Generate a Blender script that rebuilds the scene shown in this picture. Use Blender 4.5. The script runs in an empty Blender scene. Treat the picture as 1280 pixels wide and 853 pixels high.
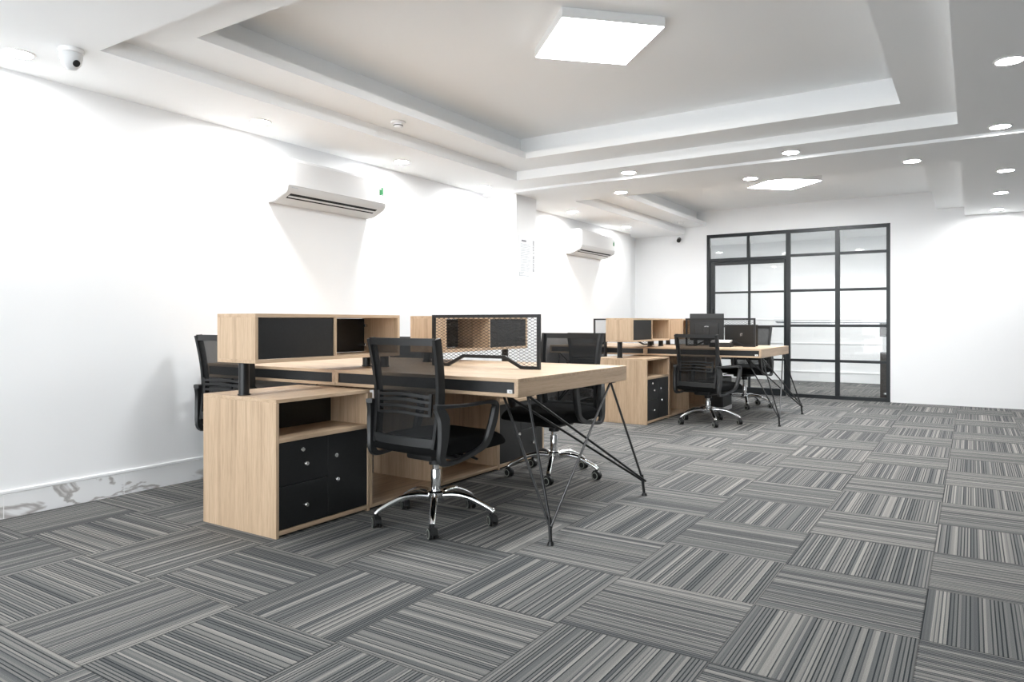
import bpy, bmesh, math, random
from mathutils import Vector, Matrix
PI = math.pi
random.seed(7)
scene = bpy.context.scene
COL = scene.collection

# ------------------------------------------------------------------ materials
def new_mat(name):
    m = bpy.data.materials.new(name); m.use_nodes = True
    nt = m.node_tree
    b = nt.nodes.get('Principled BSDF')
    return m, nt, b

def plain(name, col, rough=0.5, metal=0.0, bump=0.0, bscale=200.0, spec=0.5, vary=0.0, vscale=3.0):
    m, nt, b = new_mat(name)
    b.inputs['Base Color'].default_value = (*col, 1)
    b.inputs['Roughness'].default_value = rough
    b.inputs['Metallic'].default_value = metal
    b.inputs['Specular IOR Level'].default_value = spec
    tc = nt.nodes.new('ShaderNodeTexCoord')
    if vary > 0:
        n = nt.nodes.new('ShaderNodeTexNoise'); n.inputs['Scale'].default_value = vscale
        n.inputs['Detail'].default_value = 4
        nt.links.new(tc.outputs['Object'], n.inputs['Vector'])
        r = nt.nodes.new('ShaderNodeValToRGB')
        r.color_ramp.elements[0].position = .3; r.color_ramp.elements[1].position = .7
        r.color_ramp.elements[0].color = (*[c * (1 - vary) for c in col], 1)
        r.color_ramp.elements[1].color = (*[min(1, c * (1 + vary)) for c in col], 1)
        nt.links.new(n.outputs['Fac'], r.inputs['Fac'])
        nt.links.new(r.outputs['Color'], b.inputs['Base Color'])
    if bump > 0:
        n = nt.nodes.new('ShaderNodeTexNoise'); n.inputs['Scale'].default_value = bscale
        nt.links.new(tc.outputs['Object'], n.inputs['Vector'])
        bp = nt.nodes.new('ShaderNodeBump'); bp.inputs['Strength'].default_value = bump
        bp.inputs['Distance'].default_value = .002
        nt.links.new(n.outputs['Fac'], bp.inputs['Height'])
        nt.links.new(bp.outputs['Normal'], b.inputs['Normal'])
    return m

def wood(name, axis):
    m, nt, b = new_mat(name)
    tc = nt.nodes.new('ShaderNodeTexCoord')
    mp = nt.nodes.new('ShaderNodeMapping')
    s = [38.0, 38.0, 38.0]; s[axis] = 1.4
    mp.inputs['Scale'].default_value = s
    nt.links.new(tc.outputs['Object'], mp.inputs['Vector'])
    n1 = nt.nodes.new('ShaderNodeTexNoise'); n1.inputs['Scale'].default_value = 1.0
    n1.inputs['Detail'].default_value = 5; n1.inputs['Roughness'].default_value = .65
    n1.inputs['Distortion'].default_value = .35
    nt.links.new(mp.outputs['Vector'], n1.inputs['Vector'])
    mp2 = nt.nodes.new('ShaderNodeMapping')
    s2 = [330.0, 330.0, 330.0]; s2[axis] = 14
    mp2.inputs['Scale'].default_value = s2
    nt.links.new(tc.outputs['Object'], mp2.inputs['Vector'])
    n2 = nt.nodes.new('ShaderNodeTexNoise'); n2.inputs['Scale'].default_value = 1.0
    n2.inputs['Detail'].default_value = 2
    nt.links.new(mp2.outputs['Vector'], n2.inputs['Vector'])
    r = nt.nodes.new('ShaderNodeValToRGB')
    e = r.color_ramp.elements
    e[0].position = .30; e[0].color = (.42, .30, .195, 1)
    e[1].position = .72; e[1].color = (.62, .47, .332, 1)
    k = e.new(.5); k.color = (.545, .398, .268, 1)
    nt.links.new(n1.outputs['Fac'], r.inputs['Fac'])
    mx = nt.nodes.new('ShaderNodeMix'); mx.data_type = 'RGBA'; mx.blend_type = 'MULTIPLY'
    mx.inputs[0].default_value = .35
    r2 = nt.nodes.new('ShaderNodeValToRGB')
    r2.color_ramp.elements[0].position = .38; r2.color_ramp.elements[0].color = (.72, .68, .64, 1)
    r2.color_ramp.elements[1].position = .55; r2.color_ramp.elements[1].color = (1, 1, 1, 1)
    nt.links.new(n2.outputs['Fac'], r2.inputs['Fac'])
    nt.links.new(r.outputs['Color'], mx.inputs[6]); nt.links.new(r2.outputs['Color'], mx.inputs[7])
    nt.links.new(mx.outputs[2], b.inputs['Base Color'])
    b.inputs['Roughness'].default_value = .42
    b.inputs['Specular IOR Level'].default_value = .4
    return m

def emit(name, col, strength):
    m = bpy.data.materials.new(name); m.use_nodes = True
    nt = m.node_tree; nt.nodes.clear()
    o = nt.nodes.new('ShaderNodeOutputMaterial'); e = nt.nodes.new('ShaderNodeEmission')
    e.inputs['Color'].default_value = (*col, 1); e.inputs['Strength'].default_value = strength
    nt.links.new(e.outputs[0], o.inputs[0])
    return m

def mesh_fabric(name, col, alpha, pitch=900.0):
    m = bpy.data.materials.new(name); m.use_nodes = True
    nt = m.node_tree; b = nt.nodes.get('Principled BSDF'); out = nt.nodes.get('Material Output')
    b.inputs['Base Color'].default_value = (*col, 1); b.inputs['Roughness'].default_value = .75
    b.inputs['Specular IOR Level'].default_value = .25
    t = nt.nodes.new('ShaderNodeBsdfTransparent')
    mix = nt.nodes.new('ShaderNodeMixShader')
    tc = nt.nodes.new('ShaderNodeTexCoord')
    n = nt.nodes.new('ShaderNodeTexNoise'); n.inputs['Scale'].default_value = pitch
    nt.links.new(tc.outputs['Object'], n.inputs['Vector'])
    mr = nt.nodes.new('ShaderNodeMapRange')
    mr.inputs[1].default_value = .35; mr.inputs[2].default_value = .65
    mr.inputs[3].default_value = alpha - .08; mr.inputs[4].default_value = alpha + .08
    nt.links.new(n.outputs['Fac'], mr.inputs[0])
    nt.links.new(mr.outputs[0], mix.inputs[0])
    nt.links.new(t.outputs[0], mix.inputs[1]); nt.links.new(b.outputs[0], mix.inputs[2])
    nt.links.new(mix.outputs[0], out.inputs[0])
    return m

def glass_mat():
    m = bpy.data.materials.new('clear_glass'); m.use_nodes = True
    nt = m.node_tree; nt.nodes.clear()
    o = nt.nodes.new('ShaderNodeOutputMaterial')
    t = nt.nodes.new('ShaderNodeBsdfTransparent'); t.inputs[0].default_value = (.985, .992, .99, 1)
    g = nt.nodes.new('ShaderNodeBsdfGlossy'); g.inputs['Roughness'].default_value = .02
    f = nt.nodes.new('ShaderNodeFresnel'); f.inputs['IOR'].default_value = 1.45
    x = nt.nodes.new('ShaderNodeMixShader')
    nt.links.new(f.outputs[0], x.inputs[0]); nt.links.new(t.outputs[0], x.inputs[1])
    nt.links.new(g.outputs[0], x.inputs[2]); nt.links.new(x.outputs[0], o.inputs[0])
    return m

def carpet_mat():
    m, nt, b = new_mat('carpet_tiles')
    L = nt.links.new
    def N(t): return nt.nodes.new(t)
    def M(op, a=None, c=None, v=None):
        n = N('ShaderNodeMath'); n.operation = op
        for i, q in enumerate((a, c)):
            if q is None: continue
            if isinstance(q, (int, float)): n.inputs[i].default_value = q
            else: L(q, n.inputs[i])
        return n.outputs[0]
    tc = N('ShaderNodeTexCoord'); sp = N('ShaderNodeSeparateXYZ'); L(tc.outputs['Object'], sp.inputs[0])
    X, Y = sp.outputs[0], sp.outputs[1]
    tx = M('DIVIDE', X, .5); ty = M('DIVIDE', Y, .5)
    ix = M('FLOOR', tx); iy = M('FLOOR', ty)
    par = M('FLOORED_MODULO', M('ADD', ix, iy), 2.0)      # 0: stripes along x, 1: along y
    fx = M('FRACT', tx); fy = M('FRACT', ty)
    c = N('ShaderNodeMix'); c.data_type = 'FLOAT'
    L(par, c.inputs[0]); L(Y, c.inputs[2]); L(X, c.inputs[3])
    l = N('ShaderNodeMix'); l.data_type = 'FLOAT'
    L(par, l.inputs[0]); L(X, l.inputs[2]); L(Y, l.inputs[3])
    seed = M('ADD', M('MULTIPLY', ix, 17.31), M('MULTIPLY', iy, 5.77))
    # two stripe layers: 1-D white noise with 6.5 mm and 15 mm cells
    def stripes(w, off):
        n = N('ShaderNodeTexWhiteNoise'); n.noise_dimensions = '1D'
        L(M('ADD', M('FLOOR', M('DIVIDE', c.outputs[0], w)), M('MULTIPLY', M('ADD', seed, off), 3.3)), n.inputs['W'])
        return n.outputs['Value']
    s1 = stripes(.0118, 0.0); s2 = stripes(.0118, 21.7); s3 = stripes(.0059, 9.3)
    fr = M('FRACT', M('DIVIDE', c.outputs[0], .0118))
    line = M('MULTIPLY', M('LESS_THAN', fr, .33), M('GREATER_THAN', s2, .22))
    mixv = M('ADD', M('ADD', M('MULTIPLY', s1, .44), M('MULTIPLY', s3, .14)), .36)
    mixv = M('SUBTRACT', mixv, M('MULTIPLY', line, M('ADD', .28, M('MULTIPLY', s2, .35))))
    r = N('ShaderNodeValToRGB'); r.color_ramp.interpolation = 'LINEAR'
    e = r.color_ramp.elements
    e[0].position = .10; e[0].color = CARPET[0]
    e[1].position = .98; e[1].color = CARPET[4]
    for p_, c_ in ((.30, CARPET[1]), (.5, CARPET[2]), (.70, CARPET[3])):
        k = e.new(p_); k.color = c_
    L(mixv, r.inputs['Fac'])
    # warm tint on some stripes
    # yarn speckle
    nz = N('ShaderNodeTexNoise'); nz.inputs['Scale'].default_value = 420; nz.inputs['Detail'].default_value = 2
    L(tc.outputs['Object'], nz.inputs['Vector'])
    mr = N('ShaderNodeMapRange'); mr.inputs[1].default_value = .3; mr.inputs[2].default_value = .7
    mr.inputs[3].default_value = .68; mr.inputs[4].default_value = 1.3
    L(nz.outputs['Fac'], mr.inputs[0])
    # tile joints
    ex = M('MINIMUM', fx, M('SUBTRACT', 1.0, fx)); ey = M('MINIMUM', fy, M('SUBTRACT', 1.0, fy))
    ed = M('MINIMUM', ex, ey)
    jr = N('ShaderNodeMapRange'); jr.inputs[1].default_value = .003; jr.inputs[2].default_value = .008
    jr.inputs[3].default_value = .62; jr.inputs[4].default_value = 1.0
    L(ed, jr.inputs[0])
    mul = N('ShaderNodeMix'); mul.data_type = 'RGBA'; mul.blend_type = 'MULTIPLY'; mul.inputs[0].default_value = 1
    L(r.outputs['Color'], mul.inputs[6])
    L(M('MULTIPLY', mr.outputs[0], jr.outputs[0]), mul.inputs[7])
    L(mul.outputs[2], b.inputs['Base Color'])
    b.inputs['Roughness'].default_value = .95
    b.inputs['Specular IOR Level'].default_value = .15
    bp = N('ShaderNodeBump'); bp.inputs['Strength'].default_value = .5; bp.inputs['Distance'].default_value = .003
    hh = M('ADD', M('MULTIPLY', s1, .5), nz.outputs['Fac'])
    L(M('MULTIPLY', hh, jr.outputs[0]), bp.inputs['Height']); L(bp.outputs['Normal'], b.inputs['Normal'])
    return m

def marble_mat():
    m, nt, b = new_mat('marble_skirting')
    L = nt.links.new
    tc = nt.nodes.new('ShaderNodeTexCoord')
    mp = nt.nodes.new('ShaderNodeMapping'); mp.inputs['Scale'].default_value = (1, 1.6, 3.2)
    mp.inputs['Rotation'].default_value = (.5, 0, 0)
    L(tc.outputs['Object'], mp.inputs['Vector'])
    n = nt.nodes.new('ShaderNodeTexNoise'); n.inputs['Scale'].default_value = 1.15
    n.inputs['Detail'].default_value = 5; n.inputs['Roughness'].default_value = .5; n.inputs['Distortion'].default_value = 1.1
    L(mp.outputs['Vector'], n.inputs['Vector'])
    a = nt.nodes.new('ShaderNodeMath'); a.operation = 'SUBTRACT'; a.inputs[1].default_value = .5
    L(n.outputs['Fac'], a.inputs[0])
    ab = nt.nodes.new('ShaderNodeMath'); ab.operation = 'ABSOLUTE'; L(a.outputs[0], ab.inputs[0])
    r = nt.nodes.new('ShaderNodeValToRGB'); e = r.color_ramp.elements
    e[0].position = .0; e[0].color = (.40, .385, .375, 1)
    e[1].position = .032; e[1].color = (.86, .865, .87, 1)
    k = e.new(.013); k.color = (.52, .50, .49, 1)
    L(ab.outputs[0], r.inputs['Fac'])
    # tile joints every 0.6 m along y
    sp = nt.nodes.new('ShaderNodeSeparateXYZ'); L(tc.outputs['Object'], sp.inputs[0])
    q = nt.nodes.new('ShaderNodeMath'); q.operation = 'SUBTRACT'; q.inputs[1].default_value = 1.165
    L(sp.outputs[1], q.inputs[0])
    pp = nt.nodes.new('ShaderNodeMath'); pp.operation = 'PINGPONG'; pp.inputs[1].default_value = .3
    L(q.outputs[0], pp.inputs[0])
    lt = nt.nodes.new('ShaderNodeMath'); lt.operation = 'LESS_THAN'; lt.inputs[1].default_value = .002
    L(pp.outputs[0], lt.inputs[0])
    mx = nt.nodes.new('ShaderNodeMix'); mx.data_type = 'RGBA'; mx.inputs[7].default_value = (.9, .9, .9, 1)
    L(lt.outputs[0], mx.inputs[0]); L(r.outputs['Color'], mx.inputs[6])
    L(mx.outputs[2], b.inputs['Base Color'])
    b.inputs['Roughness'].default_value = .3
    return m

CARPET = [(.024, .029, .033, 1), (.066, .072, .076, 1), (.130, .133, .133, 1), (.198, .194, .186, 1), (.38, .362, .332, 1)]
M = {}
M['wall'] = plain('white_wall_paint', (.86, .866, .872), .7, bump=.05, bscale=90)
M['ceil'] = plain('ceiling_paint', (.91, .92, .925), .8, bump=.04, bscale=90)
M['carpet'] = carpet_mat()
M['marble'] = marble_mat()
M['wx'] = wood('light_oak_grain_x', 0)
M['wy'] = wood('light_oak_grain_y', 1)
M['wz'] = wood('light_oak_grain_z', 2)
M['black'] = plain('black_laminate', (.009, .0095, .010), .42, vary=.2, vscale=60, bump=.08, bscale=500)
M['steel'] = plain('black_powder_coated_steel', (.007, .0075, .008), .38, bump=.04, bscale=600)
M['plastic'] = plain('black_plastic', (.010, .0105, .011), .42, bump=.1, bscale=900)
M['armgrey'] = plain('dark_grey_plastic', (.024, .025, .0255), .38, bump=.1, bscale=900)
M['fabric'] = plain('black_seat_fabric', (.005, .0052, .0055), .95, bump=.4, bscale=900, spec=.15)
M['net'] = mesh_fabric('black_chair_mesh', (.008, .0085, .009), .86)
M['chrome'] = plain('polished_chrome', (.86, .87, .88), .09, metal=1, vary=.02, vscale=8)
M['nickel'] = plain('satin_nickel', (.72, .72, .71), .25, metal=1, vary=.03, vscale=30)
M['alu'] = plain('dark_window_frame', (.008, .011, .013), .4, bump=.03, bscale=400)
M['glass'] = glass_mat()
M['rubber'] = plain('grey_tyre_rubber', (.30, .32, .28), .6, vary=.1, vscale=40)
M['acw'] = plain('aircon_white_plastic', (.66, .665, .67), .35, vary=.01, vscale=5)
M['acg'] = plain('aircon_louvre_grey', (.50, .485, .47), .45, vary=.03, vscale=6)
M['dark'] = plain('dark_recess', (.012, .013, .014), .8, vary=.2, vscale=20)
M['green'] = plain('green_label', (.012, .15, .045), .5, vary=.1, vscale=90)
M['white'] = plain('white_plastic', (.82, .82, .82), .4, vary=.01, vscale=20)
M['paper'] = plain('white_paper', (.83, .85, .87), .8, vary=.01, vscale=40)
M['ink'] = plain('dark_ink', (.06, .065, .09), .7, vary=.05, vscale=90)
M['greyink'] = plain('pale_grey_ink', (.46, .49, .53), .7, vary=.05, vscale=90)
M['monitor'] = plain('monitor_shell', (.016, .0165, .017), .38, bump=.1, bscale=300)
M['screen'] = plain('screen_glass', (.008, .008, .009), .12, vary=.1, vscale=3)
M['silver'] = plain('silver_plastic', (.55, .55, .55), .35, metal=.6, vary=.03, vscale=20)
M['darkwood'] = plain('dark_stained_wood', (.055, .042, .036), .4, vary=.25, vscale=25)
M['greybar'] = plain('grey_metal_edge', (.22, .235, .26), .4, metal=.2, vary=.05, vscale=20)
M['panel'] = emit('panel_light', (.935, .972, 1), 25.0)
M['spot'] = emit('downlight_lamp', (1, .998, .99), 168.0)
M['panel_far'] = emit('far_panel_light', (.945, .975, 1), 36.0)
M['farspot'] = emit('downlight_lamp_next_room', (1, .99, .975), 300.0)

# ------------------------------------------------------------------ mesh helpers
class MB:
    def __init__(s): s.bm = bmesh.new()
    def box(s, x0, x1, y0, y1, z0, z1, bev=0.0, mi=0, seg=1):
        t = bmesh.new()
        r = bmesh.ops.create_cube(t, size=1.0)
        bmesh.ops.scale(t, vec=(x1 - x0, y1 - y0, z1 - z0), verts=t.verts)
        bmesh.ops.translate(t, vec=((x0 + x1) / 2, (y0 + y1) / 2, (z0 + z1) / 2), verts=t.verts)
        if bev > 0:
            bmesh.ops.bevel(t, geom=list(t.edges), offset=bev, segments=seg, affect='EDGES', profile=.5)
        s._merge(t, mi); return s
    def _merge(s, t, mi=0, mat=None):
        if mat is not None: bmesh.ops.transform(t, matrix=mat, verts=t.verts)
        for f in t.faces: f.material_index = mi
        me = bpy.data.meshes.new('tmp'); t.to_mesh(me); t.free()
        s.bm.from_mesh(me); bpy.data.meshes.remove(me)
    def cyl(s, x, y, z0, z1, r0, r1=None, n=24, mi=0, bev=0):
        r1 = r0 if r1 is None else r1
        t = bmesh.new()
        bmesh.ops.create_cone(t, cap_ends=True, segments=n, radius1=r0, radius2=r1, depth=z1 - z0)
        if bev > 0:
            es = [e for e in t.edges if abs(e.verts[0].co.z - e.verts[1].co.z) < 1e-6]
            bmesh.ops.bevel(t, geom=es, offset=bev, segments=2, affect='EDGES', profile=.5)
        s._merge(t, mi, Matrix.Translation((x, y, (z0 + z1) / 2))); return s
    def disc_axis(s, c, axis, h, r, n=24, mi=0, bev=0):
        t = bmesh.new()
        bmesh.ops.create_cone(t, cap_ends=True, segments=n, radius1=r, radius2=r, depth=h)
        if bev > 0:
            es = [e for e in t.edges if abs(e.verts[0].co.z - e.verts[1].co.z) < 1e-6]
            bmesh.ops.bevel(t, geom=es, offset=bev, segments=2, affect='EDGES', profile=.5)
        q = Vector((0, 0, 1)).rotation_difference(Vector(axis)).to_matrix().to_4x4()
        s._merge(t, mi, Matrix.Translation(c) @ q); return s
    def lathe(s, prof, c=(0, 0, 0), n=28, mi=0, axis=(0, 0, 1)):
        t = bmesh.new(); rings = []
        for r, z in prof:
            if r < 1e-6: rings.append([t.verts.new((0, 0, z))])
            else: rings.append([t.verts.new((r * math.cos(2 * PI * k / n), r * math.sin(2 * PI * k / n), z)) for k in range(n)])
        for a, b in zip(rings, rings[1:]):
            for k in range(n):
                k2 = (k + 1) % n
                if len(a) == 1 and len(b) == 1: continue
                if len(a) == 1: t.faces.new((a[0], b[k2], b[k]))
                elif len(b) == 1: t.faces.new((a[k], a[k2], b[0]))
                else: t.faces.new((a[k], a[k2], b[k2], b[k]))
        bmesh.ops.recalc_face_normals(t, faces=t.faces)
        q = Vector((0, 0, 1)).rotation_difference(Vector(axis)).to_matrix().to_4x4()
        s._merge(t, mi, Matrix.Translation(c) @ q); return s
    def sweep(s, pts, prof, mi=0, up=(0, 0, 1), closed=False, scales=None):
        """sweep a 2-D profile (list of (side, up)) along pts"""
        pts = [Vector(p) for p in pts]; t = bmesh.new(); rings = []
        n = len(pts)
        for i, p in enumerate(pts):
            if closed: d1 = (p - pts[i - 1]).normalized(); d2 = (pts[(i + 1) % n] - p).normalized()
            else:
                d1 = (p - pts[i - 1]).normalized() if i > 0 else (pts[1] - p).normalized()
                d2 = (pts[i + 1] - p).normalized() if i < n - 1 else d1
            d = (d1 + d2).normalized()
            u = Vector(up)
            sd = d.cross(u)
            if sd.length < 1e-4: sd = d.cross(Vector((0, 1, 0)))
            sd.normalize(); uu = sd.cross(d).normalized()
            co = max(.35, d.dot(d2)); k = 1 if scales is None else scales[i]
            ka, kb = k if isinstance(k, tuple) else (k, k)
            # widen at mitres in the bend plane
            bend = (d2 - d1)
            ring = []
            for a, b in prof:
                off = sd * a * ka + uu * b * kb
                if bend.length > 1e-3:
                    bn = bend.normalized(); off += bn * off.dot(bn) * (1 / co - 1)
                ring.append(t.verts.new(p + off))
            rings.append(ring)
        m = len(prof)
        pairs = list(zip(rings, rings[1:]))
        if closed: pairs.append((rings[-1], rings[0]))
        for a, b in pairs:
            for k in range(m):
                t.faces.new((a[k], a[(k + 1) % m], b[(k + 1) % m], b[k]))
        if not closed:
            t.faces.new(list(reversed(rings[0]))); t.faces.new(rings[-1])
        bmesh.ops.recalc_face_normals(t, faces=t.faces)
        s._merge(t, mi); return s
    def tube(s, pts, r, n=10, mi=0, closed=False, up=(0, 0, 1), scales=None):
        prof = [(r * math.cos(2 * PI * k / n), r * math.sin(2 * PI * k / n)) for k in range(n)]
        return s.sweep(pts, prof, mi, up, closed, scales)
    def bar(s, pts, w, h, mi=0, closed=False, up=(0, 0, 1)):
        prof = [(-w / 2, -h / 2), (w / 2, -h / 2), (w / 2, h / 2), (-w / 2, h / 2)]
        return s.sweep(pts, prof, mi, up, closed)
    def grid_surface(s, rows, thick=0.0, mi=0):
        t = bmesh.new()
        V = [[t.verts.new(p) for p in r] for r in rows]
        for a, b in zip(V, V[1:]):
            for k in range(len(a) - 1): t.faces.new((a[k], a[k + 1], b[k + 1], b[k]))
        bmesh.ops.recalc_face_normals(t, faces=t.faces)
        if thick:
            r = bmesh.ops.solidify(t, geom=list(t.faces), thickness=thick)
        s._merge(t, mi); return s
    def build(s, name, mats, parent=None, smooth=False, loc=None):
        me = bpy.data.meshes.new(name)
        bmesh.ops.recalc_face_normals(s.bm, faces=s.bm.faces)
        s.bm.to_mesh(me); s.bm.free()
        if not isinstance(mats, (list, tuple)): mats = [mats]
        for m in mats: me.materials.append(m)
        if smooth:
            for p in me.polygons: p.use_smooth = True
            try: me.set_sharp_from_angle(angle=math.radians(38))
            except Exception: pass
        o = bpy.data.objects.new(name, me); COL.objects.link(o)
        if parent is not None: o.parent = parent
        if loc is not None: o.location = loc
        return o

def thing(name, label, cat, loc=(0, 0, 0), rz=0.0, group=None):
    o = bpy.data.objects.new(name, None); COL.objects.link(o)
    o.empty_display_size = .1
    o.location = loc; o.rotation_euler = (0, 0, rz)
    o['label'] = label; o['category'] = cat
    if group: o['group'] = group
    return o
def tag(o, label, cat, group=None):
    o['label'] = label; o['category'] = cat
    if group: o['group'] = group
    return o
def structure(o, label=None):
    o['kind'] = 'structure'
    if label: o['label'] = label
    return o
def kids(o): return [c for c in bpy.data.objects if c.parent == o]
def dup(src, loc, rz, label):
    def cp(o, par):
        c = o.copy(); COL.objects.link(c)
        if par is not None: c.parent = par
        for k in kids_of.get(o.name, []): cp(k, c)
        return c
    kids_of = {}
    for o in list(bpy.data.objects):
        if o.parent: kids_of.setdefault(o.parent.name, []).append(o)
    r = cp(src, None)
    r.location = loc; r.rotation_euler = (0, 0, rz); r['label'] = label
    return r
def smoothpath(pts, n=6):
    """Catmull-Rom"""
    P = [Vector(p) for p in pts]; out = []
    for i in range(len(P) - 1):
        p0 = P[max(i - 1, 0)]; p1 = P[i]; p2 = P[i + 1]; p3 = P[min(i + 2, len(P) - 1)]
        for k in range(n):
            t = k / n
            out.append(.5 * ((2 * p1) + (p2 - p0) * t + (2 * p0 - 5 * p1 + 4 * p2 - p3) * t * t + (3 * p1 - p0 - 3 * p2 + p3) * t ** 3))
    out.append(P[-1]); return out

# ------------------------------------------------------------------ the room
XL, XR, YB, YR = -3.93, 4.4, 8.82, -3.2
ZF, ZB, Z1, Z2 = 2.255, 2.233, 2.335, 2.545
YFAR = 11.65
mb = MB(); mb.box(XL - .2, XR + .1, YR, YFAR + .1, -.08, 0)
structure(mb.build('floor', M['carpet']), 'grey striped carpet tiles laid quarter-turned across the office')

# ceiling with two stepped trays
mb = MB()
ZT = 2.62
mb.box(XL - .1, XR + .1, YR, YFAR + .1, Z2, ZT)
def ring(mb, ox0, ox1, oy0, oy1, x0, x1, y0, y1, z0, z1):
    """slab between the outer rectangle and an inner hole"""
    if ox0 < x0: mb.box(ox0, x0, oy0, oy1, z0, z1)
    if x1 < ox1: mb.box(x1, ox1, oy0, oy1, z0, z1)
    if oy0 < y0: mb.box(x0, x1, oy0, y0, z0, z1)
    if y1 < oy1: mb.box(x0, x1, y1, oy1, z0, z1)
YS = 4.715
T1 = (-3.29, .06, .71, 4.34); I1 = (-2.955, -.235, .985, 3.955)
ring(mb, XL - .2, XR + .05, YR, YS, *T1, ZF, Z2 + .02)
lip, rec = .052, .14
ring(mb, T1[0] - .02, T1[1] + .02, T1[2] - .02, T1[3] + .02, *I1, Z1, Z1 + lip)
ring(mb, T1[0] - .02, T1[1] + .02, T1[2] - .02, T1[3] + .02, I1[0] - rec, I1[1] + rec, I1[2] - rec, I1[3] + rec, Z1 + lip, Z2 + .02)
T2 = (-3.30, .065, 5.47, YB + .02); I2 = (-2.99, -.215, 5.75, YB + .02)
ring(mb, XL - .2, XR + .05, YS, YB + .02, *T2, ZB, Z2 + .02)
ring(mb, T2[0] - .02, T2[1] + .02, T2[2] - .02, YB + .02, *I2, Z1, Z1 + lip)
ring(mb, T2[0] - .02, T2[1] + .02, T2[2] - .02, YB + .02, I2[0] - rec, I2[1] + rec, I2[2] - rec, YB + .02, Z1 + lip, Z2 + .02)
# next room ceiling
mb.box(XL - .2, XR + .05, YB + .10, YFAR + .02, 2.36, Z2 + .02)
structure(mb.build('ceiling', M['ceil']), 'white plasterboard ceiling with two stepped trays')

mb = MB(); mb.box(XL - .25, XL, YR, 8.35, 0, ZT); mb.box(XL - .25, XL - .13, 8.35, YFAR + .1, 0, ZT)
structure(mb.build('wall_left', M['wall']), 'plain white wall along the left side')
mb = MB(); mb.box(XR, XR + .12, YR, YB + .1, 0, ZT)
structure(mb.build('wall_right', plain('unseen_wall_dimming_grey', (.34, .345, .35), .7, bump=.05, bscale=90)))  # unseen side wall, set back and greyed to weaken light from the right
mb = MB()
mb.box(.9, XR, YR - .12, YR, 0, ZT); mb.box(XL, .9, YR - .12, YR, 2.3, ZT); mb.box(XL, .9, YR - .12, YR, 0, .12)  # added out of view to limit and direct the daylight from behind
structure(mb.build('wall_rear', M['wall']), 'unseen white wall added behind the camera to narrow the open glazed front')
PX0, PX1, PZ = -2.99, -.705, 2.207
mb = MB()
mb.box(XL - .13, PX0, YB, YB + .10, 0, ZT); mb.box(PX1, XR, YB, YB + .10, 0, ZT); mb.box(PX0, PX1, YB, YB + .10, PZ, ZT)
structure(mb.build('wall_back', M['wall']), 'white end wall around the black framed glazing')
mb = MB(); mb.box(XL - .13, XR, YFAR, YFAR + .1, 0, ZT)
structure(mb.build('wall_far', M['wall']), 'white wall of the room behind the glazing')
mb = MB(); mb.box(XL, -3.59, 4.80, 5.185, 0, ZF + .02, bev=.003)
structure(mb.build('wall_pillar', M['wall']), 'white square pillar on the left wall between the two desk islands')
# skirtings
mb = MB(); mb.box(XL, XL + .010, YR, 4.8, 0, .122, bev=.002)
structure(mb.build('baseboard_left', M['marble']), 'white and grey veined marble skirting along the left wall')
mb = MB()
mb.box(XL, XL + .014, YR, 4.8, .122, .142, bev=.004)
structure(mb.build('trim_1', M['wall']), 'white rounded bead on top of the marble skirting')
mb = MB(); mb.box(XL + .0, XL + .010, 5.185, 8.35, 0, .122, bev=.002)
structure(mb.build('baseboard_rear', M['marble']))
mb = MB(); mb.box(XL, XR, YFAR - .015, YFAR, 0, .15, bev=.003); mb.box(XL, XR, YFAR - .025, YFAR, .15, .17, bev=.004)
structure(mb.build('baseboard_far', M['wall']))
mb = MB()
for z in (.62, 1.02, 1.5): mb.box(XL, XR, YFAR - .012, YFAR, z, z + .025, bev=.004)
structure(mb.build('trim_2', M['wall']), 'white rails on the wall of the next room')

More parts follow.
